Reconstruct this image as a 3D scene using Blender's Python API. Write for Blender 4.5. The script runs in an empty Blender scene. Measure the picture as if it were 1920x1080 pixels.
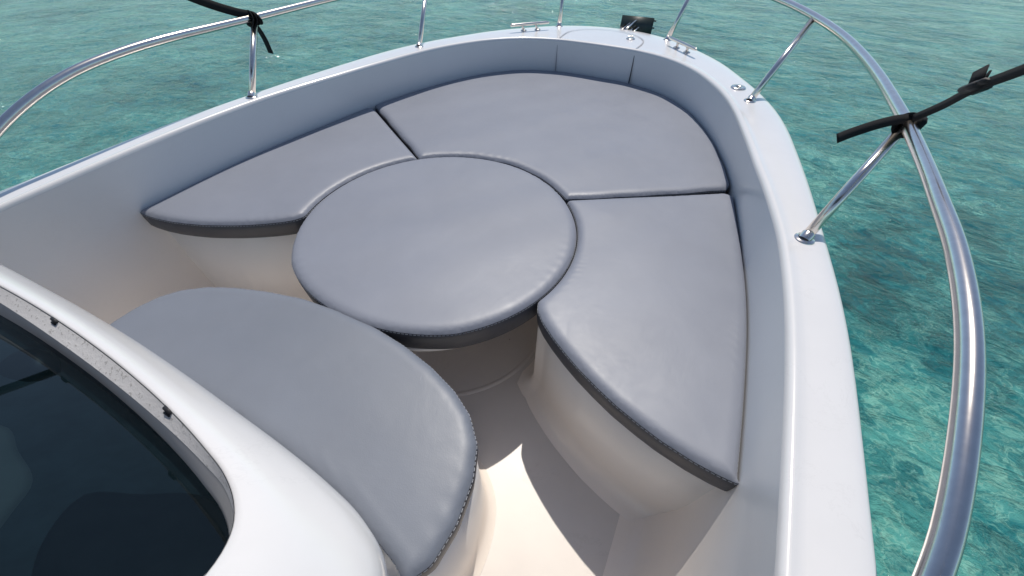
import bpy, bmesh, math, random
import numpy as np
from mathutils import Vector, Matrix
from mathutils.geometry import delaunay_2d_cdt
random.seed(7); np.random.seed(7)
R_ = math.radians
scene = bpy.context.scene
COL = scene.collection

# ------------------------------------------------------------------ camera
CAM = Vector((0.69817, -0.82142, 0.80))
cr = Vector((0.891750, 0.452528, -0.000501)); cu = Vector((-0.329224, 0.649527, 0.685365)); cf = Vector((-0.310473, 0.611010, -0.728198))
cd = bpy.data.cameras.new('camera'); cam = bpy.data.objects.new('camera', cd); COL.objects.link(cam)
M = Matrix.Identity(4)
for i in range(3):
    M[i][0] = cr[i]; M[i][1] = cu[i]; M[i][2] = -cf[i]; M[i][3] = CAM[i]
cam.matrix_world = M
cd.sensor_width = 36; cd.lens = 13.5; cd.clip_start = 0.02; cd.clip_end = 3000
scene.camera = cam

# ------------------------------------------------------------------ light
sdir = Vector((-0.15, 0.50, 1.0)).normalized()          # towards the sun: high, ahead of the bow
elev = math.asin(sdir.z); azim = math.atan2(sdir.x, sdir.y)
world = bpy.data.worlds.new('World'); scene.world = world; world.use_nodes = True
wn = world.node_tree.nodes; wl = world.node_tree.links; wn.clear()
sky = wn.new('ShaderNodeTexSky'); sky.sky_type = 'NISHITA'; sky.sun_disc = False
sky.sun_elevation = elev; sky.sun_rotation = azim; sky.air_density = 1.0; sky.dust_density = 0.2; sky.ozone_density = 1.5
bg = wn.new('ShaderNodeBackground'); bg.inputs['Strength'].default_value = 0.097
wo = wn.new('ShaderNodeOutputWorld'); 
tcw = wn.new('ShaderNodeTexCoord'); sxw = wn.new('ShaderNodeSeparateXYZ'); wl.new(tcw.outputs['Generated'], sxw.inputs[0])
blw = wn.new('ShaderNodeMath'); blw.operation = 'LESS_THAN'; blw.inputs[1].default_value = 0.0; wl.new(sxw.outputs[2], blw.inputs[0])
mxw = wn.new('ShaderNodeMix'); mxw.data_type = 'RGBA'; wl.new(blw.outputs[0], mxw.inputs[0]); tnt = wn.new('ShaderNodeMix'); tnt.data_type = 'RGBA'; tnt.blend_type = 'MULTIPLY'; tnt.inputs[0].default_value = 1.0; 
zr = wn.new('ShaderNodeValToRGB'); zr.color_ramp.elements[0].position = 0.02; zr.color_ramp.elements[0].color = (0.62, 0.93, 1.10, 1); zr.color_ramp.elements[1].position = 0.30; zr.color_ramp.elements[1].color = (1.03, 0.97, 0.94, 1)
wl.new(sxw.outputs[2], zr.inputs[0]); wl.new(zr.outputs[0], tnt.inputs[7]); wl.new(sky.outputs[0], tnt.inputs[6]); wl.new(tnt.outputs[2], mxw.inputs[6]); mxw.inputs[7].default_value = (0.30, 2.0, 2.1, 1)   # sea below the horizon
wl.new(mxw.outputs[2], bg.inputs['Color']); wl.new(bg.outputs[0], wo.inputs['Surface'])
sd = bpy.data.lights.new('sun', 'SUN'); sd.energy = 3.2; sd.angle = R_(0.53); sd.color = (1.0, 0.94, 0.85)
so = bpy.data.objects.new('sun', sd); COL.objects.link(so); so.location = (0, 0, 20)
so.rotation_euler = (-sdir).to_track_quat('-Z', 'Y').to_euler()
scene.view_settings.view_transform = 'Standard'; scene.view_settings.look = 'None'
scene.view_settings.exposure = 0.24; scene.view_settings.gamma = 1.0; scene.view_settings.use_curve_mapping = False
scene.render.engine = 'CYCLES'
scene.cycles.max_bounces = 12; scene.cycles.diffuse_bounces = 7; scene.cycles.glossy_bounces = 5

# ------------------------------------------------------------------ object helpers
def link(o, parent=None):
    COL.objects.link(o)
    if parent is not None: o.parent = parent
    return o
def empty(name, loc=(0, 0, 0), parent=None):
    o = bpy.data.objects.new(name, None); o.empty_display_size = 0.1; o.location = loc
    return link(o, parent)
def tag(o, label=None, cat=None, group=None, kind=None):
    if label: o['label'] = label
    if cat: o['category'] = cat
    if group: o['group'] = group
    if kind: o['kind'] = kind
    return o
def worldloc(o):
    v = Vector(o.location); p = o.parent
    while p: v += Vector(p.location); p = p.parent
    return v
def mesh(name, V, F, mat, parent=None, smooth=True, crease=None):
    """V in world coordinates; parents carry translations only"""
    off = worldloc(parent) if parent is not None else Vector((0, 0, 0))
    me = bpy.data.meshes.new(name)
    me.from_pydata([tuple(Vector(v) - off) for v in V], [], [tuple(f) for f in F])
    me.validate(); me.update()
    bm = bmesh.new(); bm.from_mesh(me); bmesh.ops.recalc_face_normals(bm, faces=bm.faces); bm.to_mesh(me); bm.free()
    if smooth:
        me.polygons.foreach_set('use_smooth', [True] * len(me.polygons))
        if crease: me.set_sharp_from_angle(angle=R_(crease))
    me.materials.append(mat)
    return link(bpy.data.objects.new(name, me), parent)
class MB:
    def __init__(s): s.V = []; s.F = []
    def add(s, V, F):
        n = len(s.V); s.V += [Vector(v) for v in V]; s.F += [tuple(i + n for i in f) for f in F]
    def grid(s, rings, closed=False, flip=False):
        n = len(rings[0]); V = [v for r in rings for v in r]; F = []
        for i in range(len(rings) - 1):
            for j in range(n if closed else n - 1):
                k = (j + 1) % n
                F.append((i * n + j, i * n + k, (i + 1) * n + k, (i + 1) * n + j))
        s.add(V, F)
    def tube(s, pts, r, n=16, cap=True, rb=None):
        pts = [Vector(p) for p in pts]; rings = []; up = None
        for i, p in enumerate(pts):
            t = (pts[min(i + 1, len(pts) - 1)] - pts[max(i - 1, 0)]).normalized()
            if up is None: up = t.orthogonal().normalized()
            up = (up - t * up.dot(t)).normalized(); sd_ = t.cross(up)
            rr = r[i] if isinstance(r, (list, tuple)) else r; r2 = rr if rb is None else rb
            rings.append([p + up * math.cos(a) * rr + sd_ * math.sin(a) * r2 for a in [2 * math.pi * k / n for k in range(n)]])
        base = len(s.V); s.grid(rings, closed=True)
        if cap:
            s.F.append(tuple(base + k for k in range(n))); m = base + (len(rings) - 1) * n; s.F.append(tuple(m + k for k in range(n)))
    def lathe(s, prof, c, axis=(0, 0, 1), n=28):
        ax = Vector(axis).normalized(); u = ax.orthogonal().normalized(); v = ax.cross(u); c = Vector(c)
        rings = [[c + ax * z + (u * math.cos(2 * math.pi * k / n) + v * math.sin(2 * math.pi * k / n)) * max(r, 1e-5) for k in range(n)] for r, z in prof]
        s.grid(rings, closed=True)
    def box(s, c, sx, sy, sz, rot=None, bev=0.0):
        bm = bmesh.new(); bmesh.ops.create_cube(bm, size=1.0)
        for v in bm.verts: v.co = Vector((v.co.x * sx, v.co.y * sy, v.co.z * sz))
        if bev: bmesh.ops.bevel(bm, geom=list(bm.edges), offset=bev, segments=2, affect='EDGES')
        mt = (rot.to_4x4() if rot is not None else Matrix.Identity(4)); mt.translation = Vector(c)
        bm.transform(mt); bm.verts.ensure_lookup_table()
        s.add([v.co.copy() for v in bm.verts], [[v.index for v in f.verts] for f in bm.faces]); bm.free()
    def build(s, name, mat, parent=None, smooth=True, crease=None): return mesh(name, s.V, s.F, mat, parent, smooth, crease)
def crom(P, n=8, closed=False):
    P = [np.array(p, float) for p in P]; out = []; N = len(P)
    for i in range(N if closed else N - 1):
        p0 = P[(i - 1) % N] if closed or i > 0 else 2 * P[0] - P[1]
        p1 = P[i]; p2 = P[(i + 1) % N]
        p3 = P[(i + 2) % N] if closed or i + 2 < N else 2 * P[-1] - P[-2]
        d = lambda a, b: max(np.linalg.norm(a - b), 1e-6) ** 0.5
        t0 = 0; t1 = d(p0, p1); t2 = t1 + d(p1, p2); t3 = t2 + d(p2, p3)
        for k in range(n):
            t = t1 + (t2 - t1) * k / n
            A1 = (t1 - t) / (t1 - t0) * p0 + (t - t0) / (t1 - t0) * p1; A2 = (t2 - t) / (t2 - t1) * p1 + (t - t1) / (t2 - t1) * p2
            A3 = (t3 - t) / (t3 - t2) * p2 + (t - t2) / (t3 - t2) * p3
            B1 = (t2 - t) / (t2 - t0) * A1 + (t - t0) / (t2 - t0) * A2; B2 = (t3 - t) / (t3 - t1) * A2 + (t - t1) / (t3 - t1) * A3
            out.append((t2 - t) / (t2 - t1) * B1 + (t - t1) / (t2 - t1) * B2)
    if not closed: out.append(P[-1])
    return np.array(out)
def resample(P, step, closed=False):
    P = np.asarray(P, float)
    if closed: P = np.vstack([P, P[:1]])
    L = np.concatenate([[0], np.cumsum(np.linalg.norm(np.diff(P, axis=0), axis=1))])
    n = max(3, int(round(L[-1] / step))); t = np.linspace(0, L[-1], n + 1)
    if closed: t = t[:-1]
    return np.stack([np.interp(t, L, P[:, k]) for k in range(P.shape[1])], 1)
def offset(P, d, closed=False):
    """offset a 2D polyline to its left (d>0)"""
    P = np.asarray(P, float); n = len(P)
    if closed: T = np.roll(P, -1, 0) - np.roll(P, 1, 0)
    else: T = np.gradient(P, axis=0)
    T /= np.linalg.norm(T, axis=1)[:, None] + 1e-9
    return P + np.stack([-T[:, 1], T[:, 0]], 1) * d
def round_poly(P, r, it=None):
    """smooth a dense closed polyline a little so that corners get radius ~r"""
    P = resample(P, 0.004, True); k = it or max(1, int((r / 0.004) ** 2 / 2))
    for _ in range(k): P = 0.5 * P + 0.25 * (np.roll(P, 1, 0) + np.roll(P, -1, 0))
    return P

# ------------------------------------------------------------------ materials
def material(name):
    m = bpy.data.materials.new(name); m.use_nodes = True; nt = m.node_tree; nt.nodes.clear()
    out = nt.nodes.new('ShaderNodeOutputMaterial'); b = nt.nodes.new('ShaderNodeBsdfPrincipled'); nt.links.new(b.outputs[0], out.inputs[0])
    return m, nt, b, out
def N(nt, t, **k):
    n = nt.nodes.new(t)
    for a, v in k.items():
        if a in n.inputs.keys() if hasattr(n.inputs, 'keys') else False: n.inputs[a].default_value = v
        else: setattr(n, a, v)
    return n
def noise(nt, scale, detail=4, rough=0.55, vec=None, dist=0.0):
    n = nt.nodes.new('ShaderNodeTexNoise'); n.inputs['Scale'].default_value = scale; n.inputs['Detail'].default_value = detail
    n.inputs['Roughness'].default_value = rough; n.inputs['Distortion'].default_value = dist
    nt.links.new(vec if vec is not None else coords(nt), n.inputs['Vector']); return n
def coords(nt):
    for n in nt.nodes:
        if n.bl_idname == 'ShaderNodeNewGeometry': return n.outputs['Position']
    return nt.nodes.new('ShaderNodeNewGeometry').outputs['Position']
def ramp(nt, src, stops):
    r = nt.nodes.new('ShaderNodeValToRGB'); e = r.color_ramp.elements
    e[0].position, e[0].color = stops[0][0], (*stops[0][1], 1); e[1].position, e[1].color = stops[-1][0], (*stops[-1][1], 1)
    for p, c in stops[1:-1]: k = e.new(p); k.color = (*c, 1)
    nt.links.new(src, r.inputs[0]); return r.outputs[0]
def mixc(nt, fac, a, b, mode='MIX'):
    n = nt.nodes.new('ShaderNodeMix'); n.data_type = 'RGBA'; n.blend_type = mode
    for i, v in ((0, fac), (6, a), (7, b)):
        if isinstance(v, (int, float)): n.inputs[i].default_value = v
        elif isinstance(v, tuple): n.inputs[i].default_value = (*v, 1)
        else: nt.links.new(v, n.inputs[i])
    return n.outputs[2]
def mth(nt, op, a, b=0.0, clamp=False):
    n = nt.nodes.new('ShaderNodeMath'); n.operation = op; n.use_clamp = clamp
    for i, v in enumerate((a, b)):
        if isinstance(v, (int, float)): n.inputs[i].default_value = v
        else: nt.links.new(v, n.inputs[i])
    return n.outputs[0]
def bump(nt, h, strength, dist, b, normal=None):
    n = nt.nodes.new('ShaderNodeBump'); n.inputs['Strength'].default_value = strength; n.inputs['Distance'].default_value = dist
    nt.links.new(h, n.inputs['Height'])
    if normal is not None: nt.links.new(normal, n.inputs['Normal'])
    if b is not None: nt.links.new(n.outputs[0], b.inputs['Normal'])
    return n.outputs[0]

def gelcoat(name, col, rough=0.22, dirt=0.06, coat=0.35):
    m, nt, b, _ = material(name)
    n1 = noise(nt, 2.2, 5, 0.6); n2 = noise(nt, 31, 4, 0.7)
    f = mth(nt, 'ADD', mth(nt, 'MULTIPLY', n1.outputs[0], 0.9), mth(nt, 'MULTIPLY', n2.outputs[0], 0.1))
    c = ramp(nt, f, [(0.35, tuple(x * (1 - dirt) for x in col)), (0.62, col)])
    w = noise(nt, 6, 6, 0.75, dist=0.5); sc = mth(nt, 'SUBTRACT', 1.0, mth(nt, 'MULTIPLY', mth(nt, 'ABSOLUTE', mth(nt, 'SUBTRACT', w.outputs[0], 0.5)), 90), True)
    msk = mth(nt, 'GREATER_THAN', noise(nt, 2.3, 3, 0.5).outputs[0], 0.58)
    c = mixc(nt, mth(nt, 'MULTIPLY', mth(nt, 'MULTIPLY', sc, msk), 0.10), c, (0.42, 0.41, 0.40))
    nt.links.new(c, b.inputs['Base Color'])
    rr = nt.nodes.new('ShaderNodeMapRange'); rr.inputs[3].default_value = rough * 0.9; rr.inputs[4].default_value = rough * 1.2
    nt.links.new(n2.outputs[0], rr.inputs[0]); nt.links.new(rr.outputs[0], b.inputs['Roughness'])
    b.inputs['Coat Weight'].default_value = coat; b.inputs['Coat Roughness'].default_value = 0.12
    bump(nt, noise(nt, 5.0, 2, 0.5).outputs[0], 0.10, 0.01, b)
    return m
M_gel = gelcoat('white_gelcoat', (0.70, 0.69, 0.69))
M_con = gelcoat('console_gelcoat', (0.71, 0.69, 0.68), 0.2)
def floor_mat():
    m, nt, b, _ = material('cream_liner')
    n1 = noise(nt, 3.0, 5, 0.6); n2 = noise(nt, 60, 3, 0.6); n3 = noise(nt, 1.1, 3, 0.5, dist=1.5)
    c = ramp(nt, n1.outputs[0], [(0.3, (0.64, 0.59, 0.55)), (0.7, (0.71, 0.66, 0.615))])
    # faint scuffs and dirt specks
    v = nt.nodes.new('ShaderNodeTexVoronoi'); v.inputs['Scale'].default_value = 9; v.feature = 'F1'; nt.links.new(coords(nt), v.inputs['Vector'])
    speck = mth(nt, 'LESS_THAN', v.outputs['Distance'], 0.028)
    c = mixc(nt, mth(nt, 'MULTIPLY', speck, 0.6), c, (0.20, 0.17, 0.14))
    w = noise(nt, 7, 6, 0.75, dist=0.6); sc = mth(nt, 'SUBTRACT', 1.0, mth(nt, 'MULTIPLY', mth(nt, 'ABSOLUTE', mth(nt, 'SUBTRACT', w.outputs[0], 0.5)), 55), True)
    msk = mth(nt, 'GREATER_THAN', n3.outputs[0], 0.56)
    c = mixc(nt, mth(nt, 'MULTIPLY', mth(nt, 'MULTIPLY', sc, msk), 0.16), c, (0.40, 0.35, 0.31))
    nt.links.new(c, b.inputs['Base Color']); b.inputs['Roughness'].default_value = 0.38; b.inputs['Coat Weight'].default_value = 0.15; b.inputs['Coat Roughness'].default_value = 0.2
    bump(nt, n2.outputs[0], 0.06, 0.002, b)
    return m
M_floor = floor_mat()
def liner_mat():
    m, nt, b, _ = material('cream_wall_floor_bounce')
    n1 = noise(nt, 1.7, 4, 0.6); n2 = noise(nt, 8, 5, 0.7, dist=1.0)
    g = nt.nodes.new('ShaderNodeSeparateXYZ'); nt.links.new(coords(nt), g.inputs[0])
    mr = nt.nodes.new('ShaderNodeMapRange'); mr.inputs[1].default_value = -0.45; mr.inputs[2].default_value = 0.02; nt.links.new(g.outputs[2], mr.inputs[0])
    low = ramp(nt, n1.outputs[0], [(0.3, (0.84, 0.755, 0.675)), (0.7, (0.88, 0.80, 0.725))]); hi = ramp(nt, n1.outputs[0], [(0.3, (0.72, 0.72, 0.72)), (0.7, (0.77, 0.77, 0.77))])
    c = mixc(nt, mr.outputs[0], low, hi)  # warm bounce light from the floor is put into the lower wall colour
    sc = mth(nt, 'SUBTRACT', 1.0, mth(nt, 'MULTIPLY', mth(nt, 'ABSOLUTE', mth(nt, 'SUBTRACT', n2.outputs[0], 0.5)), 70), True)
    c = mixc(nt, mth(nt, 'MULTIPLY', sc, 0.05), c, (0.5, 0.46, 0.42))
    nt.links.new(c, b.inputs['Base Color']); b.inputs['Roughness'].default_value = 0.33; b.inputs['Coat Weight'].default_value = 0.2; b.inputs['Coat Roughness'].default_value = 0.15
    bump(nt, noise(nt, 3.0, 2, 0.5).outputs[0], 0.15, 0.01, b)
    return m
M_wall = liner_mat()
def vinyl(name, col, seed=0.0):
    m, nt, b, _ = material(name)
    n1 = noise(nt, 2.6, 5, 0.6); n2 = noise(nt, 260, 3, 0.6); n3 = noise(nt, 12, 5, 0.7, dist=1.2)
    v = nt.nodes.new('ShaderNodeTexVoronoi'); v.inputs['Scale'].default_value = 420; nt.links.new(coords(nt), v.inputs['Vector'])
    c = ramp(nt, n1.outputs[0], [(0.3, tuple(x * 0.93 for x in col)), (0.7, tuple(x * 1.05 for x in col))])
    pale = mth(nt, 'GREATER_THAN', n3.outputs[0], 0.73)
    c = mixc(nt, mth(nt, 'MULTIPLY', pale, 0.10), c, (0.6, 0.6, 0.62))
    vs = nt.nodes.new('ShaderNodeTexVoronoi'); vs.inputs['Scale'].default_value = 5.5; nt.links.new(coords(nt), vs.inputs['Vector'])
    c = mixc(nt, mth(nt, 'MULTIPLY', mth(nt, 'LESS_THAN', vs.outputs['Distance'], 0.012), 0.25), c, (0.7, 0.7, 0.7))
    nt.links.new(c, b.inputs['Base Color'])
    mr = nt.nodes.new('ShaderNodeMapRange'); mr.inputs[3].default_value = 0.36; mr.inputs[4].default_value = 0.56; nt.links.new(n3.outputs[0], mr.inputs[0]); nt.links.new(mr.outputs[0], b.inputs['Roughness'])
    b.inputs['Specular IOR Level'].default_value = 0.5
    g = mth(nt, 'ADD', mth(nt, 'MULTIPLY', v.outputs['Distance'], 0.6), mth(nt, 'MULTIPLY', n2.outputs[0], 0.5))
    nb = bump(nt, g, 0.22, 0.0006, None)
    bump(nt, noise(nt, 5.0, 4, 0.55, dist=0.8).outputs[0], 0.22, 0.005, b, nb)
    return m
M_vin = vinyl('grey_vinyl', (0.212, 0.226, 0.268))
M_vin2 = vinyl('console_seat_vinyl', (0.166, 0.182, 0.215))  # somewhat darker grey, for the console seat
def simple(name, col, rough=0.5, metal=0.0, bscale=None, bstr=0.1, bd=0.001, var=0.1):
    m, nt, b, _ = material(name); n = noise(nt, bscale or 20, 3, 0.6)
    c = ramp(nt, n.outputs[0], [(0.3, tuple(x * (1 - var) for x in col)), (0.7, tuple(min(1, x * (1 + var)) for x in col))])
    nt.links.new(c, b.inputs['Base Color']); b.inputs['Roughness'].default_value = rough; b.inputs['Metallic'].default_value = metal
    if bscale: bump(nt, n.outputs[0], bstr, bd, b)
    return m
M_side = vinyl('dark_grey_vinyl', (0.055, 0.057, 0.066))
M_thread = simple('pale_thread', (0.38, 0.40, 0.44), 0.7)
M_steel = simple('polished_steel', (0.76, 0.70, 0.64), 0.19, 1.0, 60, 0.10, 0.0006, 0.05)
M_dark = simple('dark_rubber', (0.018, 0.018, 0.02), 0.6)
M_gap = simple('dark_joint', (0.06, 0.06, 0.075), 0.7)
M_groove = simple('grey_groove', (0.34, 0.34, 0.36), 0.6)
M_plate = simple('green_black_plate', (0.022, 0.036, 0.036), 0.45, 0.0, 40, 0.2, 0.002)
M_web = simple('black_webbing', (0.006, 0.0065, 0.008), 0.9, 0.0, 700, 0.6, 0.001)
M_canvas = simple('dark_canvas', (0.03, 0.035, 0.05), 0.8, 0.0, 200, 0.2, 0.001)
M_dash = simple('dark_dash', (0.08, 0.12, 0.14), 0.5, 0, 30, 0.1, 0.002, 0.3)
M_refl_pale = simple('grey_reflection_shape', (0.42, 0.46, 0.45), 0.5, 0, 12, 0.1, 0.002, 0.12)  # colour of the added pale reflection shape
M_refl_dark = simple('black_reflection_shape', (0.004, 0.006, 0.008), 0.4)  # colour of the added dark reflection shapes
def rim_mat():
    m, nt, b, _ = material('speckled_fibreglass_edge')
    n1 = noise(nt, 14, 4, 0.6); v = nt.nodes.new('ShaderNodeTexVoronoi'); v.inputs['Scale'].default_value = 210; nt.links.new(coords(nt), v.inputs['Vector'])
    n2 = noise(nt, 130, 3, 0.7)
    c = ramp(nt, n1.outputs[0], [(0.3, (0.58, 0.57, 0.57)), (0.7, (0.66, 0.65, 0.65))])
    pit = mth(nt, 'GREATER_THAN', n2.outputs[0], 0.61)
    c = mixc(nt, mth(nt, 'MULTIPLY', pit, 0.7), c, (0.33, 0.32, 0.31))
    nt.links.new(c, b.inputs['Base Color']); b.inputs['Roughness'].default_value = 0.7
    bump(nt, n2.outputs[0], 0.4, 0.002, b)
    return m
M_rim = rim_mat()
def glass_mat():
    m, nt, b, out = material('smoked_acrylic'); nt.nodes.remove(b)
    tr = nt.nodes.new('ShaderNodeBsdfTransparent'); tr.inputs[0].default_value = (0.22, 0.29, 0.32, 1)
    gl = nt.nodes.new('ShaderNodeBsdfGlossy'); gl.inputs['Roughness'].default_value = 0.015; gl.inputs[0].default_value = (1, 1, 1, 1)
    df = nt.nodes.new('ShaderNodeBsdfDiffuse'); nz = noise(nt, 40, 5, 0.8); 
    nt.links.new(ramp(nt, nz.outputs[0], [(0.3, (0.004, 0.010, 0.013)), (0.7, (0.007, 0.015, 0.019))]), df.inputs[0])
    fr = nt.nodes.new('ShaderNodeFresnel'); fr.inputs[0].default_value = 1.33
    bmp = bump(nt, noise(nt, 2.0, 2, 0.5).outputs[0], 0.05, 0.02, None)
    for x in (gl, fr): nt.links.new(bmp, x.inputs['Normal'])
    m1 = nt.nodes.new('ShaderNodeMixShader'); m1.inputs[0].default_value = 0.30
    nt.links.new(tr.outputs[0], m1.inputs[1]); nt.links.new(df.outputs[0], m1.inputs[2])
    m2 = nt.nodes.new('ShaderNodeMixShader'); nt.links.new(fr.outputs[0], m2.inputs[0]); nt.links.new(m1.outputs[0], m2.inputs[1]); nt.links.new(gl.outputs[0], m2.inputs[2])
    nt.links.new(m2.outputs[0], out.inputs[0]); return m
M_glass = glass_mat()

def water_mat():
    m, nt, b, _ = material('clear_shallow_sea')
    P = coords(nt)
    mp = nt.nodes.new('ShaderNodeMapping'); mp.inputs['Rotation'].default_value = (0, 0, R_(20)); mp.inputs['Scale'].default_value = (0.85, 1.2, 1.0); nt.links.new(P, mp.inputs['Vector'])
    W = mp.outputs[0]
    # waves (height)
    big = noise(nt, 1.3, 3, 0.5, W, 0.3); mid = noise(nt, 4.2, 8, 0.62, W, 0.6); fine = noise(nt, 15.0, 6, 0.70, W, 0.6)
    ridge = mth(nt, 'SUBTRACT', 1.0, mth(nt, 'ABSOLUTE', mth(nt, 'SUBTRACT', mth(nt, 'MULTIPLY', mid.outputs[0], 2.0), 1.0)))
    ridf = mth(nt, 'SUBTRACT', 1.0, mth(nt, 'ABSOLUTE', mth(nt, 'SUBTRACT', mth(nt, 'MULTIPLY', fine.outputs[0], 2.0), 1.0)))
    h = mth(nt, 'ADD', mth(nt, 'MULTIPLY', big.outputs[0], 0.09), mth(nt, 'ADD', mth(nt, 'ADD', mth(nt, 'MULTIPLY', mid.outputs[0], 0.030), mth(nt, 'MULTIPLY', ridge, 0.022)), mth(nt, 'ADD', mth(nt, 'MULTIPLY', fine.outputs[0], 0.010), mth(nt, 'MULTIPLY', ridf, 0.009))))
    bump(nt, h, 1.0, 1.0, b)
    # seabed seen through the surface, broken up by the ripples
    warp = noise(nt, 3.2, 4, 0.6, W, 0.3); va = nt.nodes.new('ShaderNodeVectorMath'); va.operation = 'MULTIPLY_ADD'
    nt.links.new(warp.outputs['Color'], va.inputs[0]); va.inputs[1].default_value = (0.55, 0.55, 0.0); nt.links.new(P, va.inputs[2])
    warp2 = noise(nt, 14, 3, 0.6, W, 0.3); vb = nt.nodes.new('ShaderNodeVectorMath'); vb.operation = 'MULTIPLY_ADD'
    nt.links.new(warp2.outputs['Color'], vb.inputs[0]); vb.inputs[1].default_value = (0.10, 0.10, 0.0); nt.links.new(va.outputs[0], vb.inputs[2])
    bd1 = noise(nt, 0.8, 4, 0.6, vb.outputs[0], 0.2); bd2 = noise(nt, 3.4, 10, 0.80, vb.outputs[0], 0.5)
    bedv = mth(nt, 'ADD', mth(nt, 'MULTIPLY', bd1.outputs[0], 0.42), mth(nt, 'MULTIPLY', bd2.outputs[0], 0.58))
    dv = nt.nodes.new('ShaderNodeVectorMath'); dv.operation = 'DISTANCE'; nt.links.new(P, dv.inputs[0]); dv.inputs[1].default_value = (2.0, -0.2, -0.8)
    mk = nt.nodes.new('ShaderNodeMapRange'); mk.inputs[1].default_value = 1.2; mk.inputs[2].default_value = 4.5; mk.inputs[3].default_value = 1.0; mk.inputs[4].default_value = 0.55; nt.links.new(dv.outputs['Value'], mk.inputs[0])
    bedv = mth(nt, 'ADD', mth(nt, 'MULTIPLY', mth(nt, 'SUBTRACT', bedv, 0.5), mk.outputs[0]), 0.505)
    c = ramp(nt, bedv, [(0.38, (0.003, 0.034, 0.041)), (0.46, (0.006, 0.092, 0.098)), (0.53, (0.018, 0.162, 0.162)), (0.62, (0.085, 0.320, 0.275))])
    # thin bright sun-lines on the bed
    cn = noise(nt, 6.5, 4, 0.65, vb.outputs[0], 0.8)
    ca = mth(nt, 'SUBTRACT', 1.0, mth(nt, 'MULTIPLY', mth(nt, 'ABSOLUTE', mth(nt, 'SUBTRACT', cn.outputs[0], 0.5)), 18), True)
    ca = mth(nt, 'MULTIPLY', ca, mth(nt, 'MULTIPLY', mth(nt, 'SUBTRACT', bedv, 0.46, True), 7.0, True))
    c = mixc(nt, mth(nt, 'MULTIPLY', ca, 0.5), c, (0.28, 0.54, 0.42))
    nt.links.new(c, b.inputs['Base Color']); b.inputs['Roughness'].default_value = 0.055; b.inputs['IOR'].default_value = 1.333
    return m
M_water = water_mat()

# ------------------------------------------------------------------ setting: the sea
def water():
    xs = np.concatenate([-np.geomspace(14, 900, 12)[::-1], np.linspace(-13, 13, 60), np.geomspace(14, 900, 12)])
    V = [(x, y, -0.80) for y in xs for x in xs]; n = len(xs)
    F = [(j * n + i, j * n + i + 1, (j + 1) * n + i + 1, (j + 1) * n + i) for j in range(n - 1) for i in range(n - 1)]
    o = mesh('water', V, F, M_water); tag(o, kind='structure')
water()

# ------------------------------------------------------------------ boat
boat = empty('motorboat', (0, 0, 0))
tag(boat, 'white open motorboat bow with chrome guard rail floating on turquoise water', 'boat')
# half curves, stern to bow, mirrored.  O deck edge, I coaming edge, B coaming foot at cushion height
I_h = [(0.955, -3.2), (0.968, -1.4), (0.972, -0.80), (0.978, -0.45), (0.979, -0.256), (0.975, -0.108), (0.966, 0.030), (0.952, 0.158), (0.930, 0.281), (0.905, 0.40), (0.877, 0.518), (0.850, 0.641), (0.819, 0.773), (0.783, 0.918), (0.733, 1.075), (0.658, 1.233), (0.554, 1.388), (0.413, 1.511), (0.243, 1.578), (0.1, 1.594)]
O_h = [(1.06, -3.2), (1.085, -1.4), (1.095, -0.80), (1.100, -0.45), (1.100, -0.147), (1.092, 0.008), (1.078, 0.153), (1.063, 0.293), (1.048, 0.431), (1.030, 0.573), (1.008, 0.725), (0.980, 0.894), (0.937, 1.065), (0.871, 1.238), (0.779, 1.423), (0.664, 1.625), (0.508, 1.813), (0.314, 1.979), (0.110, 2.055)]
B_h = [(0.975, -3.2), (0.99, -1.4), (0.985, -0.80), (0.986, -0.41), (0.983, -0.20), (0.974, 0.0), (0.960, 0.15), (0.938, 0.30), (0.904, 0.50), (0.877, 0.65), (0.818, 0.88), (0.736, 1.10), (0.632, 1.30), (0.508, 1.45), (0.376, 1.54), (0.23, 1.59), (0.1, 1.602)]
def full(h): return crom([(-x, y) for x, y in h] + [(x, y) for x, y in h[::-1]], 6)
Y0 = 0.2
def polar(P):
    th = np.arctan2(P[:, 1] - Y0, P[:, 0]); th = np.where(th < -math.pi / 2, th + 2 * math.pi, th)
    r = np.hypot(P[:, 0], P[:, 1] - Y0); o = np.argsort(th); return th[o], r[o]
PI_, PO_, PB_ = polar(full(I_h)), polar(full(O_h)), polar(full(B_h))
def at(pol, th): r = np.interp(th, *pol); return np.stack([r * np.cos(th), Y0 + r * np.sin(th)], 1)
# angle samples: right aft (-73 deg) to left aft (253 deg), roughly even arc length
P_ = resample(full(I_h), 0.025); TH = np.sort(np.where(np.arctan2(P_[:, 1] - Y0, P_[:, 0]) < -math.pi / 2, np.arctan2(P_[:, 1] - Y0, P_[:, 0]) + 2 * math.pi, np.arctan2(P_[:, 1] - Y0, P_[:, 0])))
RI, RO, RB = at(PI_, TH), at(PO_, TH), at(PB_, TH)
zI = lambda y: 0.1905 + 0.008 * np.clip(y, -1, 3) - 0.0118 * np.clip(y, -1, 3) ** 2
zO = lambda y: 0.172 - 0.0257 * np.clip(y, -1, 2.2) + 0.0061 * np.clip(y, -1, 2.2) ** 2
def deck_pt(f):
    """ring across the side deck: f 0 at the coaming, 1 at the outer edge"""
    XY = RI * (1 - f) + RO * f; a, b = zI(RI[:, 1]), zO(RO[:, 1]) - 0.035
    p = 5.0; fall = 1 - (1 - min(f, 0.9999) ** p) ** (1 / p)
    w = np.linalg.norm(RO - RI, axis=1); d = f * w
    z = a - (a - b) * fall - 0.004 * np.clip((d - 0.014) / 0.022, 0, 1)
    z = z + 0.002 * np.exp(-((d - 0.010) / 0.010) ** 2)
    return [Vector((x, y, zz)) for (x, y), zz in zip(XY, z)]
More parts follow.
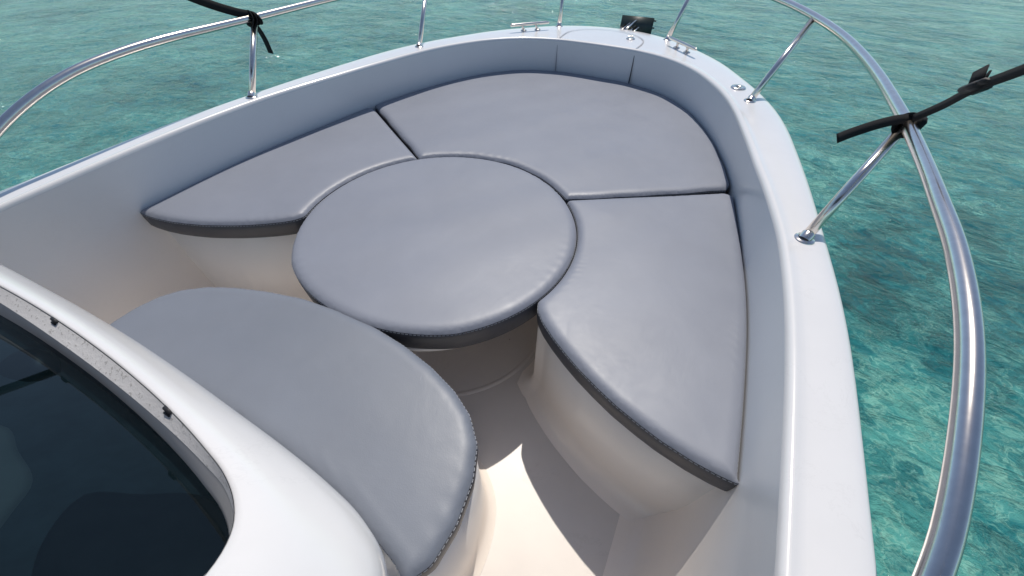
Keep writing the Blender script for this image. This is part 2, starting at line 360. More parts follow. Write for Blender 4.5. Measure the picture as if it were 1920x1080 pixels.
dk = MB(); w0 = 0.012
rings = [[Vector((x, y, z - 0.014)) for (x, y), z in zip(RI, zI(RI[:, 1]))]]
def ring_in(dr, dz):
    out = []
    for (x, y), (ox, oy), z in zip(RI, RO, zI(RI[:, 1])):
        d = Vector((ox - x, oy - y)); d.normalize(); out.append(Vector((x + d.x * dr, y + d.y * dr, z + dz)))
    return out
rings += [ring_in(0.001, -0.008), ring_in(0.004, -0.003)]
rings += [deck_pt(f) for f in (0.07, 0.11, 0.15, 0.19, 0.23, 0.27, 0.34, 0.45, 0.56, 0.66, 0.74, 0.80, 0.85, 0.89, 0.925, 0.95, 0.97, 0.985, 0.995, 1.0)]
dk.grid(rings); dk.build('side_deck', M_gel, boat)
hl = MB(); hz = []
for dz, sc in ((-0.0352, 1.0), (-0.06, 1.0), (-0.062, 1.012), (-0.095, 1.012), (-0.10, 0.998), (-0.30, 0.975), (-0.6, 0.93), (-0.95, 0.86), (-1.25, 0.6)):
    hz.append([Vector((x * sc, Y0 + (y - Y0) * (sc if y > Y0 else 1), z + dz)) for (x, y), z in zip(RO, zO(RO[:, 1]))])
hl.grid(hz); hl.build('hull', M_gel, boat, crease=50)
# inside wall: coaming down to the floor, filleted
iw = MB()
def iring(inset, z, base=None):
    out = []
    for (x, y), (ix, iy) in zip(RB, RI):
        n = Vector((-x, -(y - Y0) if y > Y0 else 0)); n.normalize(); out.append(Vector((x + n.x * inset, y + n.y * inset, z)))
    return out
rr = [[Vector((x, y, z - 0.014)) for (x, y), z in zip(RI, zI(RI[:, 1]))]]
for k in (0.33, 0.66): rr.append([a.lerp(b_, k) for a, b_ in zip(rr[0], iring(0, 0))])
rr = [rr[0], rr[1], rr[2], iring(0, 0), iring(0.004, -0.12), iring(0.012, -0.26), iring(0.022, -0.34), iring(0.035, -0.385), iring(0.055, -0.42), iring(0.08, -0.441), iring(0.11, -0.449), iring(0.14, -0.450)]
iw.grid(rr); iw.build('inner_wall', M_wall, boat)
fl = MB(); last = iring(0.139, -0.4505); n = len(last)
mid = [Vector((v.x * 0.5, Y0 + (v.y - Y0) * 0.5, -0.4505)) for v in last]
fl.grid([last, mid]); fl.add(mid + [Vector((0, Y0, -0.4505))], [(i, (i + 1) % n, n) for i in range(n)]); fl.add([last[0], mid[0], mid[-1], last[-1]], [(0, 1, 2, 3)]); fl.build('floor', M_floor, boat)
# moulded ring on the floor under the table
rg = MB(); rg.lathe([(0.385, -0.4502), (0.388, -0.4475), (0.394, -0.4465), (0.40, -0.4475), (0.403, -0.4502)], (0, 0, 0), n=96); rg.build('floor_ring', M_floor, boat)

# seat base (U shape) under the cushions
front_r = [(0.990, -0.414), (0.950, -0.414), (0.898, -0.409), (0.835, -0.397), (0.783, -0.382), (0.725, -0.362), (0.674, -0.339), (0.62, -0.312), (0.573, -0.284), (0.528, -0.254), (0.489, -0.224), (0.463, -0.198)]
RT = 0.477
def arc(a0, a1, r=RT, n=40): return [(r * math.cos(t), r * math.sin(t)) for t in np.linspace(a0, a1, n)]
a_end = math.atan2(-0.160, 0.449)
def inset_path(ins, rarc):
    f = offset(np.array(front_r), -ins)   # travelling from the wall inward, boat interior (aft) on the left -> inset forward is right
    f[0, 0] = 0.99; a0 = -0.40
    pts = [tuple(p) for p in f if math.hypot(*p) > rarc + 0.004]
    half = pts + arc(math.atan2(pts[-1][1], pts[-1][0]) + 0.01, math.pi / 2, rarc, 50)
    return half + [(-x, y) for x, y in half[::-1][1:]]
sp = resample(np.array(inset_path(0.030, 0.475)), 0.01)
sb = MB(); rr = []
for z, off in ((-0.066, -0.012), (-0.0665, -0.004), (-0.070, 0.0), (-0.38, 0.002), (-0.41, 0.008), (-0.43, 0.02), (-0.443, 0.036), (-0.4495, 0.060)):
    q = offset(sp, off); q[0, 0] = 0.993; q[-1, 0] = -0.993; rr.append([Vector((x, y, z)) for x, y in q])
sb.grid(rr); top = [Vector((v.x, v.y, -0.066)) for v in rr[0]]
# top sheet: strip between the riser path and the wall, matched by angle
thp = np.array([math.atan2(v.y - Y0, v.x) for v in top]); thp = np.where(thp < -math.pi / 2, thp + 2 * math.pi, thp)
outer = at(PB_, np.linspace(thp[0], thp[-1], len(top)))
sb.grid([top, [Vector((x * 1.003, y + 0.002, -0.066)) for x, y in outer]])
sb.build('seat_base', M_wall, boat, crease=60)

# ---- locker lid on the foredeck with its joints
lid = empty('locker_lid', (0, 1.75, 0.17), boat)
gv = [(-0.226, 1.580), (-0.233, 1.640), (-0.236, 1.70), (-0.230, 1.765), (-0.202, 1.820), (-0.150, 1.872), (-0.075, 1.908), (0, 1.920), (0.075, 1.908), (0.150, 1.872), (0.202, 1.820), (0.230, 1.765), (0.236, 1.70), (0.233, 1.640), (0.226, 1.580)]
G = resample(crom(gv, 6), 0.012)
def deckz(x, y):
    th = math.atan2(y - Y0, x); ri = float(np.interp(th, *PI_)); ro = float(np.interp(th, *PO_)); f = (math.hypot(x, y - Y0) - ri) / (ro - ri)
    f = min(max(f, 0.0), 0.999); iy = Y0 + ri * math.sin(th); oy = Y0 + ro * math.sin(th)
    a, b = float(zI(iy)), float(zO(oy)) - 0.035; d = f * (ro - ri)
    return a - (a - b) * (1 - (1 - f ** 5) ** 0.2) - 0.004 * min(max((d - 0.014) / 0.022, 0), 1) + 0.002 * math.exp(-((d - 0.010) / 0.010) ** 2)
Gi = [(x, y) for x, y in G if (math.hypot(x, y - Y0) - float(np.interp(math.atan2(y - Y0, x), *PI_))) > 0.014]
m_ = MB(); m_.grid([[Vector((x * s_, 1.72 + (y - 1.72) * s_, deckz(x * s_, 1.72 + (y - 1.72) * s_) + 0.0035)) for x, y in Gi] for s_ in (0.990, 0.965)])
m_.build('lid_joint', M_groove, lid)
for sx in (-1, 1):
    m_ = MB(); x0 = 0.226 * sx; w = 0.0035 if sx > 0 else 0.0018
    th = math.atan2(1.58 - Y0, x0); 
    yt = Y0 + math.sqrt(max(0, float(np.interp(th, *PI_)) ** 2 - x0 ** 2)); yb = Y0 + math.sqrt(float(np.interp(math.atan2(1.59 - Y0, x0), *PB_)) ** 2 - x0 ** 2)
    m_.box((x0, (yt + yb) / 2 - 0.001, 0.078), w, 0.012, 0.180, Matrix.Rotation(math.atan2(-(yb - yt), 0.17), 3, 'X')); m_.build('lid_gap', M_gap if sx > 0 else M_groove, lid, smooth=False)
lt = MB(); lz = deckz(0.145, 1.785)
lt.lathe([(0.0, lz + 0.004), (0.020, lz + 0.004), (0.026, lz + 0.002), (0.027, lz - 0.004)], (0.145, 1.785, 0)); lt.tube([(0.132, 1.775, lz + 0.003), (0.128, 1.785, lz + 0.010), (0.138, 1.797, lz + 0.012), (0.155, 1.795, lz + 0.010), (0.160, 1.782, lz + 0.003)], 0.0028, 8)
lt.build('latch', M_steel, lid)

# ---- deck filler cap
fx, fy = 0.770, 1.208; fz = deckz(fx, fy); fc = MB()
fc.lathe([(0.0, 0.001), (0.009, 0.001), (0.010, 0.004), (0.020, 0.0045), (0.029, 0.004), (0.032, 0.001), (0.032, -0.004)], (fx, fy, fz + 0.001))
cap = fc.build('filler_cap', M_steel, boat); k_ = MB(); k_.lathe([(0, 0.0035), (0.008, 0.0035), (0.009, 0.002)], (fx, fy, fz + 0.0005)); k_.build('key_hole', M_dark, cap)

# ---- guard rail
rail = empty('guard_rail', (0, 0, 0.18), boat)
rail_h = [(1.045, -0.80, 0.172), (1.050, -0.755, 0.20), (1.055, -0.69, 0.235), (1.060, -0.62, 0.272), (1.074, -0.53, 0.318), (1.084, -0.41, 0.364), (1.094, -0.28, 0.395), (1.103, -0.12, 0.411), (1.105, 0.03, 0.416), (1.112, 0.20, 0.413), (1.115, 0.389, 0.410), (1.108, 0.55, 0.411), (1.096, 0.72, 0.413), (1.072, 0.92, 0.415), (1.033, 1.12, 0.418), (0.965, 1.33, 0.422), (0.870, 1.525, 0.428), (0.745, 1.72, 0.432), (0.60, 1.90, 0.437), (0.44, 2.06, 0.442), (0.25, 2.17, 0.445), (0.08, 2.21, 0.446)]
rp = crom([(-x, y, z) for x, y, z in rail_h] + rail_h[::-1], 6)
m_ = MB(); m_.tube(rp, 0.0136, 24); m_.build('top_rail', M_steel, rail)
feet = [((1.010, 0.172), (1.112, 0.389, 0.405)), ((0.825, 1.069), (0.945, 1.38, 0.420)), ((0.336, 1.874), (0.400, 2.09, 0.440))]
for sx in (1, -1):
    for (x, y), (tx, ty, tz) in feet:
        z = deckz(x, y); a = Vector((x * sx, y, z)); b_ = Vector((tx * sx, ty, tz)); s_ = MB(); s_.tube([a + (b_ - a) * 0.03, b_], 0.0125, 18)
        st = s_.build('stanchion', M_steel, rail); q = MB(); q.lathe([(0.0235, -0.006), (0.0235, 0.001), (0.022, 0.0025), (0.017, 0.0035), (0.0155, 0.005)], a, n=24)
        q.lathe([(0.0150, -0.002), (0.0150, 0.016), (0.0128, 0.018)], a, (b_ - a), 20); q.build('foot_flange', M_steel, st)
    q = MB(); q.lathe([(0.030, -0.004), (0.030, 0.002), (0.022, 0.006), (0.018, 0.016), (0.016, 0.018)], (1.045 * sx, -0.80, deckz(1.045 * sx, -0.80)), n=24); q.build('foot_flange', M_steel, rail)

# ---- mooring cleats
for sx in (1, -1):
    mid = Vector((0.4445 * sx, 1.670, deckz(0.4445 * sx, 1.670))); c = empty('mooring_cleat', mid, boat)
    a = Vector((0.531 * sx, 1.578, 0.209)); b_ = Vector((0.358 * sx, 1.762, 0.206)); m_ = MB()
    m_.tube([a, a.lerp(b_, 0.03), a.lerp(b_, 0.1), a.lerp(b_, 0.5), a.lerp(b_, 0.9), a.lerp(b_, 0.97), b_], [0.004, 0.0065, 0.0075, 0.0085, 0.0075, 0.0065, 0.004], 12); m_.build('crossbar', M_steel, c)
    for (px, py), k in (((0.416 * sx, 1.719), 0.64), ((0.480 * sx, 1.657), 0.30)):
        p = Vector((px, py, deckz(px, py))); t = a.lerp(b_, k); q = MB(); q.tube([p, p.lerp(t, 0.3), t], [0.010, 0.0075, 0.007], 12)
        q.lathe([(0.019, -0.003), (0.019, 0.002), (0.015, 0.005), (0.008, 0.007)], p, n=20); q.build('post', M_steel, c)

# ---- bow roller and anchor
ro = MB()
for dx in (-0.035, 0.035): ro.box((0.05 + dx, 2.06, 0.135), 0.005, 0.22, 0.05, None, 0.002)
ro.box((0.05, 2.03, 0.112), 0.07, 0.16, 0.005); ro.build('bow_roller', M_steel, boat)
anc = empty('anchor', (0.05, 2.08, 0.15)); tag(anc, 'stowed anchor with square dark plate and chrome bars at the bow tip', 'anchor')
m_ = MB(); rot = Matrix.Rotation(R_(3), 3, 'Z') @ Matrix.Rotation(R_(-14), 3, 'X')
m_.box((0.085, 2.165, 0.152), 0.205, 0.006, 0.100, rot, 0.002); m_.build('fluke_plate', M_plate, anc)
m_ = MB(); m_.tube([(0.045, 1.97, 0.150), (0.085, 2.13, 0.186)], 0.007, 10); m_.build('shank', M_steel, anc)
for (x0, y0, z0, x1, y1, z1) in ((0.022, 1.96, 0.15, 0.055, 2.10, 0.176), (0.10, 1.99, 0.147, 0.123, 2.06, 0.168)):
    m_ = MB(); m_.tube([(x0, y0, z0), (x1, y1, z1)], 0.004, 8); m_.build('bar', M_steel, anc)
for y_, z_ in ((2.17, 0.15), (2.185, 0.185)): m_ = MB(); m_.tube([(0.186, y_, z_), (0.20, y_, z_)], 0.004, 8); m_.build('pin', M_dark, anc)

# ------------------------------------------------------------------ console
con = empty('helm_console', (0, -1.2, -0.45), boat)
def zp(y, z0=0.375, al=30): return z0 + math.tan(R_(al)) * (-0.81 - y)
open_h = [(0.0, -0.8105), (0.10, -0.812), (0.20, -0.817), (0.28, -0.824), (0.335, -0.831), (0.380, -0.8385), (0.415, -0.850), (0.440, -0.865), (0.456, -0.885), (0.466, -0.915), (0.472, -0.97), (0.476, -1.05), (0.478, -1.25), (0.475, -1.45), (0.46, -1.56), (0.42, -1.62), (0.33, -1.65), (0.18, -1.66)]
sh_h = [(0.0, -0.771), (0.13, -0.773), (0.25, -0.7775), (0.36, -0.7825), (0.44, -0.789), (0.50, -0.798), (0.543, -0.813), (0.571, -0.834), (0.589, -0.866), (0.599, -0.92), (0.603, -1.0), (0.604, -1.15), (0.60, -1.4), (0.60, -1.62), (0.585, -1.74), (0.52, -1.80), (0.36, -1.82), (0.18, -1.825)]
def ring(h, n=360):
    P = h[1:] ; pts = [(x, y) for x, y in h] + [(0.0, h[-1][1])] + [(-x, y) for x, y in h[1:][::-1]]
    return crom(pts, 8, True)
CY = -1.15
def ringpol(P, T):
    th = np.arctan2(P[:, 1] - CY, P[:, 0]); r = np.hypot(P[:, 0], P[:, 1] - CY); o = np.argsort(th); th = th[o]; r = r[o]
    th = np.concatenate([th - 2 * math.pi, th, th + 2 * math.pi]); r = np.tile(r, 3); rr_ = np.interp(T, th, r); return np.stack([rr_ * np.cos(T), CY + rr_ * np.sin(T)], 1)
SH = ring(sh_h); Q = resample(SH, 0.010, True); TC = np.sort(np.arctan2(Q[:, 1] - CY, Q[:, 0]))
A1, A2 = ringpol(ring(open_h), TC), ringpol(SH, TC)
A2 = A2 * np.array([0.992, 1.0]) - np.array([0, 0.003])
def cring(k, dz_fn, ins=0.0):
    XY = A1 * (1 - k) + A2 * k
    if ins: XY = XY - (XY - np.array([0, CY])) / np.linalg.norm(XY - np.array([0, CY]), axis=1)[:, None] * ins
    return [Vector((x, y, dz_fn(x, y))) for x, y in XY]
cs = MB()
rr = [cring(0, lambda x, y: zp(y) - 0.004, 0.0), cring(0.03, lambda x, y: zp(y))]
for k in (0.1, 0.2, 0.32, 0.45, 0.58, 0.70, 0.80, 0.88, 0.94, 0.98, 1.0):
    rr.append(cring(k, lambda x, y, k=k: zp(y) + 0.004 * math.sin(math.pi * min(k * 1.5, 1)) - 0.058 * (1 - (1 - k ** 2.0) ** (1 / 2.0) if k < 1 else 1)))
zs = [v.z for v in rr[-1]]
for fr_, xs_, ins in ((0.05, 0.992, 0.002), (0.12, 0.955, 0.006), (0.20, 0.90, 0.010), (0.30, 0.85, 0.014), (0.42, 0.82, 0.018), (1.0, 0.80, 0.03)):
    rr.append([Vector((v.x * xs_, v.y - ins * (1.0 if v.y > -0.95 else 0), z * (1 - fr_) + (-0.449) * fr_)) for v, z in zip(rr[12], zs)])
cs.grid(rr, closed=True); cs.build('shell', M_con, con)
# recessed rim of the windscreen opening
rm = MB(); rA = cring(0, lambda x, y: zp(y) - 0.004, 0.0005)
def aft(ringv, d, dz, kx=0.12, sh=0.55):
    k = len(ringv); out = []
    for i, v in enumerate(ringv):
        t = ringv[(i + 1) % k] - ringv[i - 1]; n_ = Vector((t.y, -t.x, 0)); n_.normalize()
        if n_.x * v.x + n_.y * (v.y - CY) < 0: n_ = -n_
        dd = d * (1 - sh * min(1, max(0, abs(v.x) / 0.38)) ** 2)
        out.append(Vector((v.x - n_.x * dd * kx, v.y - n_.y * abs(n_.y) * dd, v.z + dz)))
    return out
rm.grid([rA, aft(rA, 0.004, -0.003), aft(rA, 0.018, -0.012)], closed=True); rm.build('opening_edge', M_rim, con)
rm2 = MB(); rm2.grid([aft(rA, 0.0178, -0.0122), aft(rA, 0.0215, -0.019, 0.4, 0.45), aft(rA, 0.025, -0.032, 0.9, 0.15), aft(rA, 0.029, -0.048, 1.1, 0.0), aft(rA, 0.033, -0.070, 1.2, 0.0)], closed=True); rm2.build('glazing_ledge', M_con, con)
gs = MB(); gr = aft(rA, 0.024, -0.058, 0.9, 0.0); c0 = Vector((0, CY, zp(CY) - 0.062)); n = len(gr)
def gv_(v, s_):
    p = c0.lerp(v, s_); p.z = zp(p.y) - 0.062; return p
gs.grid([[gv_(v, s_) for v in gr] for s_ in (1.0, 0.75, 0.5, 0.25)], closed=True); gs.add([gv_(v, 0.25) for v in gr] + [c0], [(i, (i + 1) % n, n) for i in range(n)])
scr = gs.build('windscreen', M_glass, con)
for cx, cy in ((-0.035, -0.8105), (0.250, -0.8205)):
    m_ = MB(); m_.box((cx, cy - 0.001, zp(cy) - 0.003), 0.016, 0.006, 0.004, Matrix.Rotation(R_(-4), 3, 'Z'), 0.001); m_.box((cx, cy - 0.005, zp(cy) - 0.010), 0.012, 0.003, 0.010, None, 0.001); m_.build('clip', M_dark, con)
# dashboard under the smoked screen, plus added solids that stand for its reflections
ds = MB(); V = []; nx, ny = 40, 30
for j in range(ny):
    for i in range(nx):
        x = -0.56 + 1.12 * i / (nx - 1); y = -0.84 - 0.85 * j / (ny - 1)
        V.append((x, y, zp(y) - 0.092 ))
ds.add(V, [(j * nx + i, j * nx + i + 1, (j + 1) * nx + i + 1, (j + 1) * nx + i) for j in range(ny - 1) for i in range(nx - 1)])
dash = ds.build('dashboard', M_dash, con)
def blob(name, pts, h, m):
    P = resample(crom(pts, 8, True), 0.01, True); b_ = MB(); c_ = P.mean(0)
    f = lambda s_, dz: [Vector((c_[0] + (x - c_[0]) * s_, c_[1] + (y - c_[1]) * s_, zp(c_[1] + (y - c_[1]) * s_) - 0.098 + dz)) for x, y in P]
    b_.grid([f(1, -0.03), f(1, h * 0.7), f(0.93, h), f(0.6, h * 1.1), f(0.2, h * 1.12)], closed=True); k_ = len(b_.V); b_.F.append(tuple(range(k_ - len(P), k_))); b_.build(name, m, dash)
blob('pale_reflection', [(0.06, -0.925), (0.12, -0.930), (0.18, -0.938), (0.205, -0.955), (0.235, -0.985), (0.20, -1.02), (0.10, -1.0), (0.04, -0.96)], 0.012, M_refl_pale)  # pale oval reflection in the screen, built as a solid on the dash
blob('dark_reflection', [(0.24, -0.92), (0.28, -0.895), (0.32, -0.87), (0.38, -0.862), (0.43, -0.89), (0.43, -0.95), (0.36, -0.98), (0.28, -0.96)], 0.02, M_refl_dark)  # dark curved reflection in the screen, built as a solid on the dash
m_ = MB(); cc = Vector((-0.050, -0.885, 0.312)); m_.lathe([(0.002, -0.014), (0.030, -0.012), (0.042, -0.006), (0.042, 0.008), (0.030, 0.018), (0.002, 0.022)], cc, (0.2, -0.4, 1), 24)
m_.tube([cc, cc + Vector((-0.07, -0.04, 0.0)), cc + Vector((-0.16, -0.05, 0.01))], 0.008, 8); m_.tube([cc, cc + Vector((-0.05, -0.07, 0.0)), cc + Vector((-0.12, -0.13, 0.0))], 0.007, 8); m_.build('hand_reflection', M_refl_dark, dash)  # reflection of a hand, built as a dark body with two arms
# seat pedestal in front of the console
cseat = [(-0.500, -0.835), (-0.515, -0.80), (-0.530, -0.74), (-0.528, -0.68), (-0.512, -0.625), (-0.478, -0.578), (-0.425, -0.538), (-0.355, -0.505), (-0.265, -0.475), (-0.15, -0.448), (-0.03, -0.437), (0.10, -0.436), (0.20, -0.447), (0.30, -0.468), (0.383, -0.496), (0.445, -0.530), (0.492, -0.578), (0.519, -0.640), (0.532, -0.720), (0.527, -0.790), (0.503, -0.832)]
pf = resample(crom(cseat, 6), 0.01); pd = MB(); rr = []
for z, off in ((-0.066, 0.02), (-0.0665, 0.008), (-0.071, 0.003), (-0.38, 0.0), (-0.42, -0.004), (-0.44, -0.014), (-0.4495, -0.03)):
    q = offset(pf, -(0.004 + off)); rr.append([Vector((x, y, z)) for x, y in q])
pd.grid(rr); c_ = [Vector((v.x, -0.80, v.z)) for v in rr[0]]; pd.grid([rr[0], [Vector((v.x * 0.99, max(-0.88, min(v.y - 0.04, -0.84)), -0.070)) for v in rr[0]]])
pd.build('seat_pedestal', M_wall, boat, crease=60)

# ------------------------------------------------------------------ table
tb = empty('table', (0, 0, -0.45)); tag(tb, 'round white table hidden beneath the round grey cushion', 'table')
m_ = MB(); m_.lathe([(0.0, -0.078), (0.448, -0.078), (0.455, -0.081), (0.456, -0.090), (0.451, -0.096), (0.0, -0.096)], (0, 0.006, 0), n=96); m_.build('tabletop', M_gel, tb)
m_ = MB(); m_.lathe([(0.04, -0.0965), (0.04, -0.43), (0.11, -0.437), (0.12, -0.4495)], (0, 0, 0), n=32); m_.build('leg', M_steel, tb)

# ------------------------------------------------------------------ cushions
def pip(P, poly):
    x, y = P[:, 0], P[:, 1]; ins = np.zeros(len(P), bool); n = len(poly)
    for i in range(n):
        x1, y1 = poly[i]; x2, y2 = poly[(i + 1) % n]
        c = ((y1 > y) != (y2 > y)) & (x < (x2 - x1) * (y - y1) / (y2 - y1 + 1e-12) + x1); ins ^= c
    return ins
def dist(P, poly):
    out = np.full(len(P), 9.0); A = poly; B = np.roll(poly, -1, 0)
    for a, b in zip(A, B):
        d = b - a; t = np.clip(((P - a) @ d) / (d @ d), 0, 1); q = P - (a + t[:, None] * d); out = np.minimum(out, np.hypot(q[:, 0], q[:, 1]))
    return out
def cushion(label, outline, mat, rnd=0.012, zlift=0.0, thick=0.066, wav=None, seed=0):
    poly = round_poly(np.array(outline), rnd); poly = resample(poly, 0.008, True); n = len(poly)
    area = 0.5 * np.sum(poly[:, 0] * np.roll(poly[:, 1], -1) - np.roll(poly[:, 0], -1) * poly[:, 1])
    if area < 0: poly = poly[::-1]
    if wav: 
        s_ = np.arange(n) * 0.008
        T = np.roll(poly, -1, 0) - np.roll(poly, 1, 0); T /= np.linalg.norm(T, axis=1)[:, None]; poly = poly + np.stack([-T[:, 1], T[:, 0]], 1) * (wav * np.sin(s_ * 29 + seed) * np.sin(s_ * 7.3 + 1))[:, None]
    ctr = poly.mean(0); root = empty('cushion', (ctr[0], ctr[1], -thick + zlift)); 
    rng = np.random.RandomState(seed + 3)
    lo, hi = poly.min(0), poly.max(0)
    def grid(st):
        g = np.stack(np.meshgrid(np.arange(lo[0], hi[0], st), np.arange(lo[1], hi[1], st)), -1).reshape(-1, 2); g = g + rng.uniform(-.25, .25, g.shape) * st; return g[pip(g, poly)]
    g1 = grid(0.006); d1 = dist(g1, poly); g1 = g1[(d1 > 0.0035) & (d1 < 0.042)]
    g2 = grid(0.014); d2 = dist(g2, poly); g2 = g2[d2 >= 0.040]
    P = np.vstack([poly, g1, g2])
    vo, ed, fa, *_ = delaunay_2d_cdt([Vector(p) for p in P], [(i, (i + 1) % n) for i in range(n)], [], 1, 1e-6)
    Q = np.array([tuple(v) for v in vo]); D = dist(Q, poly)
    rad = 0.030; hh = 0.013; t = np.clip(D / rad, 0, 1); z = -0.006 + hh * np.sqrt(np.clip(1 - (1 - t) ** 2, 0, 1)) + 0.004 * (1 - np.exp(-D / 0.10))
    sx = Q[:, 0]; sy = Q[:, 1]
    z += 0.0010 * (np.sin(sx * 11 + seed) * np.sin(sy * 9 + seed * 2) + 0.6 * np.sin(sx * 23 - sy * 17 + seed)) * np.clip(D / 0.05, 0, 1)
    # short gathers that run in from the seam
    ang = np.arctan2(sy - ctr[1], sx - ctr[0]); amp = np.clip(np.sin(ang * 3 + seed * 1.7), 0, 1) ** 2
    z += 0.00035 * amp * np.sin(ang * 75) * np.exp(-((D - 0.022) / 0.018) ** 2)
    mesh('top_panel', [(a, b, c + zlift) for (a, b), c in zip(Q, z)], fa, mat, root)
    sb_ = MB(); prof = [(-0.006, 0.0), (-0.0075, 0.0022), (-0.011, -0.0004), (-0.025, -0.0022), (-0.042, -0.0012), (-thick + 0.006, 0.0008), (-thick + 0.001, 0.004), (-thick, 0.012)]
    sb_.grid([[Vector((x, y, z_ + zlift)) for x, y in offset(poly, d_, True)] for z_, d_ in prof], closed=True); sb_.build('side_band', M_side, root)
    # dashed stitching just below the seam
    st = MB(); po = resample(offset(poly, -0.0008, True), 0.0036, True); k = len(po)
    for i in [q_ for q_ in range(k - 1) if q_ % 3]:
        a = Vector((*po[i], -0.0095 + zlift)); b = Vector((*po[(i + 1) % k], -0.0095 + zlift)); st.tube([a, b], 0.00085, 5, True)
    st.build('stitching', M_thread, root)
    tag(root, label, 'cushion', 'grey vinyl cushions on the bow seats')
    return root
def wallB(x_or_y0, y1, ins, side=1, n=40):
    """points along the coaming foot between two y values (side 1 starboard)"""
    P = full(B_h); P = P[P[:, 0] * side > 0]; o = np.argsort(P[:, 1]); P = P[o]; ys = np.linspace(x_or_y0, y1, n); xs = np.interp(ys, P[:, 1], np.abs(P[:, 0])); return [(side * (x - ins), y) for x, y in zip(xs, ys)]
# table cushion: round, flattened a little on the console side
tc = []
for t in np.linspace(0, 2 * math.pi, 120, endpoint=False):
    x, y = 0.466 * math.cos(t), 0.464 * math.sin(t)
    if y < -0.36: y = -0.36 + (y + 0.36) * 0.80
    tc.append((x, y))
cushion('round grey cushion in the middle, on the table', tc, M_vin, 0.004, thick=0.078, seed=1)
# starboard seat
stb = wallB(-0.405, 0.635, 0.005) + [(0.842, 0.641), (0.655, 0.524), (0.483, 0.421), (0.341, 0.334)] + [(0.472 * math.cos(t), 0.472 * math.sin(t)) for t in np.linspace(0.765, -0.345, 30)] + [(0.456, -0.190)] + front_r[::-1][1:]
cushion('grey side cushion nearest the camera, right of the round one, along the starboard coaming', stb, M_vin, 0.010, seed=2)
# port seat
prt = [(-x, y) for x, y in front_r] + [(-0.447, -0.168)] + [(-0.476 * math.cos(t), 0.476 * math.sin(t)) for t in np.linspace(-0.33, 0.775, 30)] + [(-0.334, 0.335), (-0.568, 0.480), (-0.838, 0.650)] + wallB(0.645, -0.405, 0.003, -1)
cushion('far left grey cushion, pointed at its aft end, along the port coaming', prt, M_vin, 0.008, seed=3)
# bow sunpad
Bf = full(B_h); bw = [tuple(p * np.array([0.994, 1]) - np.array([0, 0.004])) for p in Bf if p[1] > 0.70 - 0.03 * (p[0] < 0)]
bow = [(-0.832, 0.668)] + bw + [(0.845, 0.672), (0.737, 0.600), (0.565, 0.486), (0.334, 0.344)] + [(0.475 * math.cos(t), 0.475 * math.sin(t)) for t in np.linspace(0.80, math.pi - 0.80, 40)] + [(-0.330, 0.347), (-0.557, 0.492)]
cushion('largest grey cushion, filling the bow ahead of the round one', bow, M_vin, 0.010, wav=0.0022, seed=4)
# console seat
cq = cseat + [(0.470, -0.817), (0.409, -0.802), (0.329, -0.785), (0.249, -0.776), (0.12, -0.768), (0.0, -0.765), (-0.12, -0.768), (-0.249, -0.776), (-0.33, -0.785), (-0.41, -0.802), (-0.47, -0.817)]
cushion('half-moon grey cushion against the white console', cq, M_vin2, 0.008, seed=5)

# ------------------------------------------------------------------ straps
def ribbon(mb, pts, w, th, wdir=(0, 0, 1), n=8):
    P = crom(pts, n); P = [Vector(p) for p in P]; rings = []; wd = Vector(wdir)
    for i, p in enumerate(P):
        t = (P[min(i + 1, len(P) - 1)] - P[max(i - 1, 0)]).normalized(); s_ = (wd - t * wd.dot(t)).normalized(); nn = t.cross(s_)
        rings.append([p + s_ * w / 2 + nn * th / 2, p + s_ * w / 2 - nn * th / 2, p - s_ * w / 2 - nn * th / 2, p - s_ * w / 2 + nn * th / 2])
    b = len(mb.V); mb.grid(rings, closed=True); mb.F.append((b, b + 1, b + 2, b + 3)); e = len(mb.V) - 4; mb.F.append((e, e + 1, e + 2, e + 3))
s1 = empty('strap', (1.113, 0.389, 0.410)); tag(s1, 'black webbing strap with a buckle, tied to the right rail', 'strap', 'straps tied to the guard rail')
m_ = MB(); ribbon(m_, [(1.113, 0.375, 0.428), (1.120, 0.310, 0.480), (1.115, 0.226, 0.540), (1.113, 0.129, 0.597), (1.112, -0.1, 0.74), (1.111, -0.6, 1.10), (1.11, -1.22, 1.56)], 0.017, 0.0025, (-0.2, 0.5, 0.8)); m_.build('long_webbing', M_web, s1)
m_ = MB(); ribbon(m_, [(1.128, 0.392, 0.418), (1.10, 0.375, 0.424), (1.060, 0.345, 0.420), (1.005, 0.300, 0.405), (0.975, 0.270, 0.396)], 0.021, 0.0025, (-0.1, 0.5, 0.8)); m_.build('loose_end', M_web, s1)
m_ = MB()
for k in range(3):
    c_ = Vector((1.113, 0.382 + 0.006 * k, 0.410)); m_.tube([c_ + Vector((math.cos(a) * 0.0195, 0.006 * math.sin(a + k), math.sin(a) * 0.0195)) for a in np.linspace(0, 2 * math.pi, 20)], 0.0020, 6, True, 0.010)
m_.box((1.130, 0.374, 0.420), 0.016, 0.024, 0.030, Matrix.Rotation(0.4, 3, 'X'), 0.004); m_.build('knot', M_web, s1)
m_ = MB(); Rb = Vector((-0.02, -0.86, 0.5)).to_track_quat('Y', 'Z').to_matrix(); pb = Vector((1.116, 0.232, 0.538))
m_.box(pb, 0.028, 0.050, 0.012, Rb, 0.003); m_.box(pb + Rb @ Vector((0, 0.030, 0.002)), 0.024, 0.026, 0.008, Rb, 0.002); m_.build('buckle', M_dark, s1)
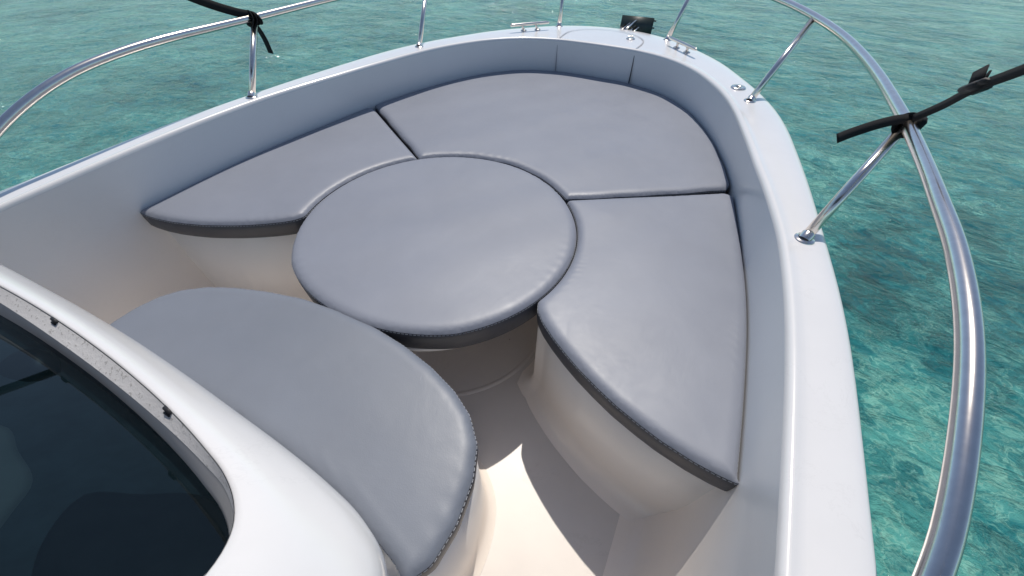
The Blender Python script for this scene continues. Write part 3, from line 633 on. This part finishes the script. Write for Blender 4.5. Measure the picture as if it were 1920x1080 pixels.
m_ = MB(); m_.box(pb + Rb @ Vector((0.004, -0.002, 0.020)), 0.0035, 0.026, 0.030, Rb @ Matrix.Rotation(0.35, 3, 'X') @ Matrix.Rotation(0.25, 3, 'Z'), 0.001); m_.box(pb + Rb @ Vector((-0.003, 0.010, 0.014)), 0.0035, 0.022, 0.022, Rb @ Matrix.Rotation(-0.3, 3, 'Z'), 0.001); m_.build('folded_end', M_web, s1)
s2 = empty('strap', (-1.113, 0.389, 0.410)); tag(s2, 'black webbing strap with a short dangling tail, tied to the left rail', 'strap', 'straps tied to the guard rail')
m_ = MB(); ribbon(m_, [(-1.113, 0.385, 0.420), (-1.125, 0.330, 0.440), (-1.160, 0.237, 0.488), (-1.185, 0.10, 0.58), (-1.17, -0.4, 0.95), (-1.11, -1.22, 1.56)], 0.030, 0.003, (0.1, 0.5, 0.8)); m_.build('long_webbing', M_web, s2)
m_ = MB(); ribbon(m_, [(-1.120, 0.375, 0.412), (-1.128, 0.400, 0.370), (-1.135, 0.415, 0.325), (-1.140, 0.421, 0.270)], 0.026, 0.003, (0.9, 0.1, 0.1)); m_.build('loose_end', M_web, s2)
m_ = MB()
for k in range(4):
    c_ = Vector((-1.113, 0.372 + 0.010 * k, 0.411)); m_.tube([c_ + Vector((math.cos(a) * 0.0195, 0.008 * math.sin(a + k), math.sin(a) * 0.0195)) for a in np.linspace(0, 2 * math.pi, 20)], 0.0022, 6, True, 0.011)
m_.build('knot', M_web, s2)

# sun canopy that the straps hold forward (above and behind the viewer)
bim = empty('sun_canopy', (0, -1.9, 1.6)); tag(bim, 'dark canvas sun canopy above the console, held forward by the two straps', 'canopy')
hoop = crom([(-1.12, -1.25, 1.20), (-1.12, -1.25, 1.56), (-1.02, -1.25, 1.67), (-0.6, -1.25, 1.72), (0, -1.25, 1.74), (0.6, -1.25, 1.72), (1.02, -1.25, 1.67), (1.12, -1.25, 1.56), (1.12, -1.25, 1.20)], 8)
m_ = MB(); m_.tube(hoop, 0.012, 12); m_.build('hoop', M_steel, bim)
m_ = MB(); m_.grid([[Vector((x * 1.005, y_, z + 0.016 + 0.02 * math.sin((y_ + 1.25) * 2))) for x, y, z in hoop[8:-8]] for y_ in np.linspace(-1.24, -2.7, 12)]); cv = m_.build('canvas', M_canvas, bim)
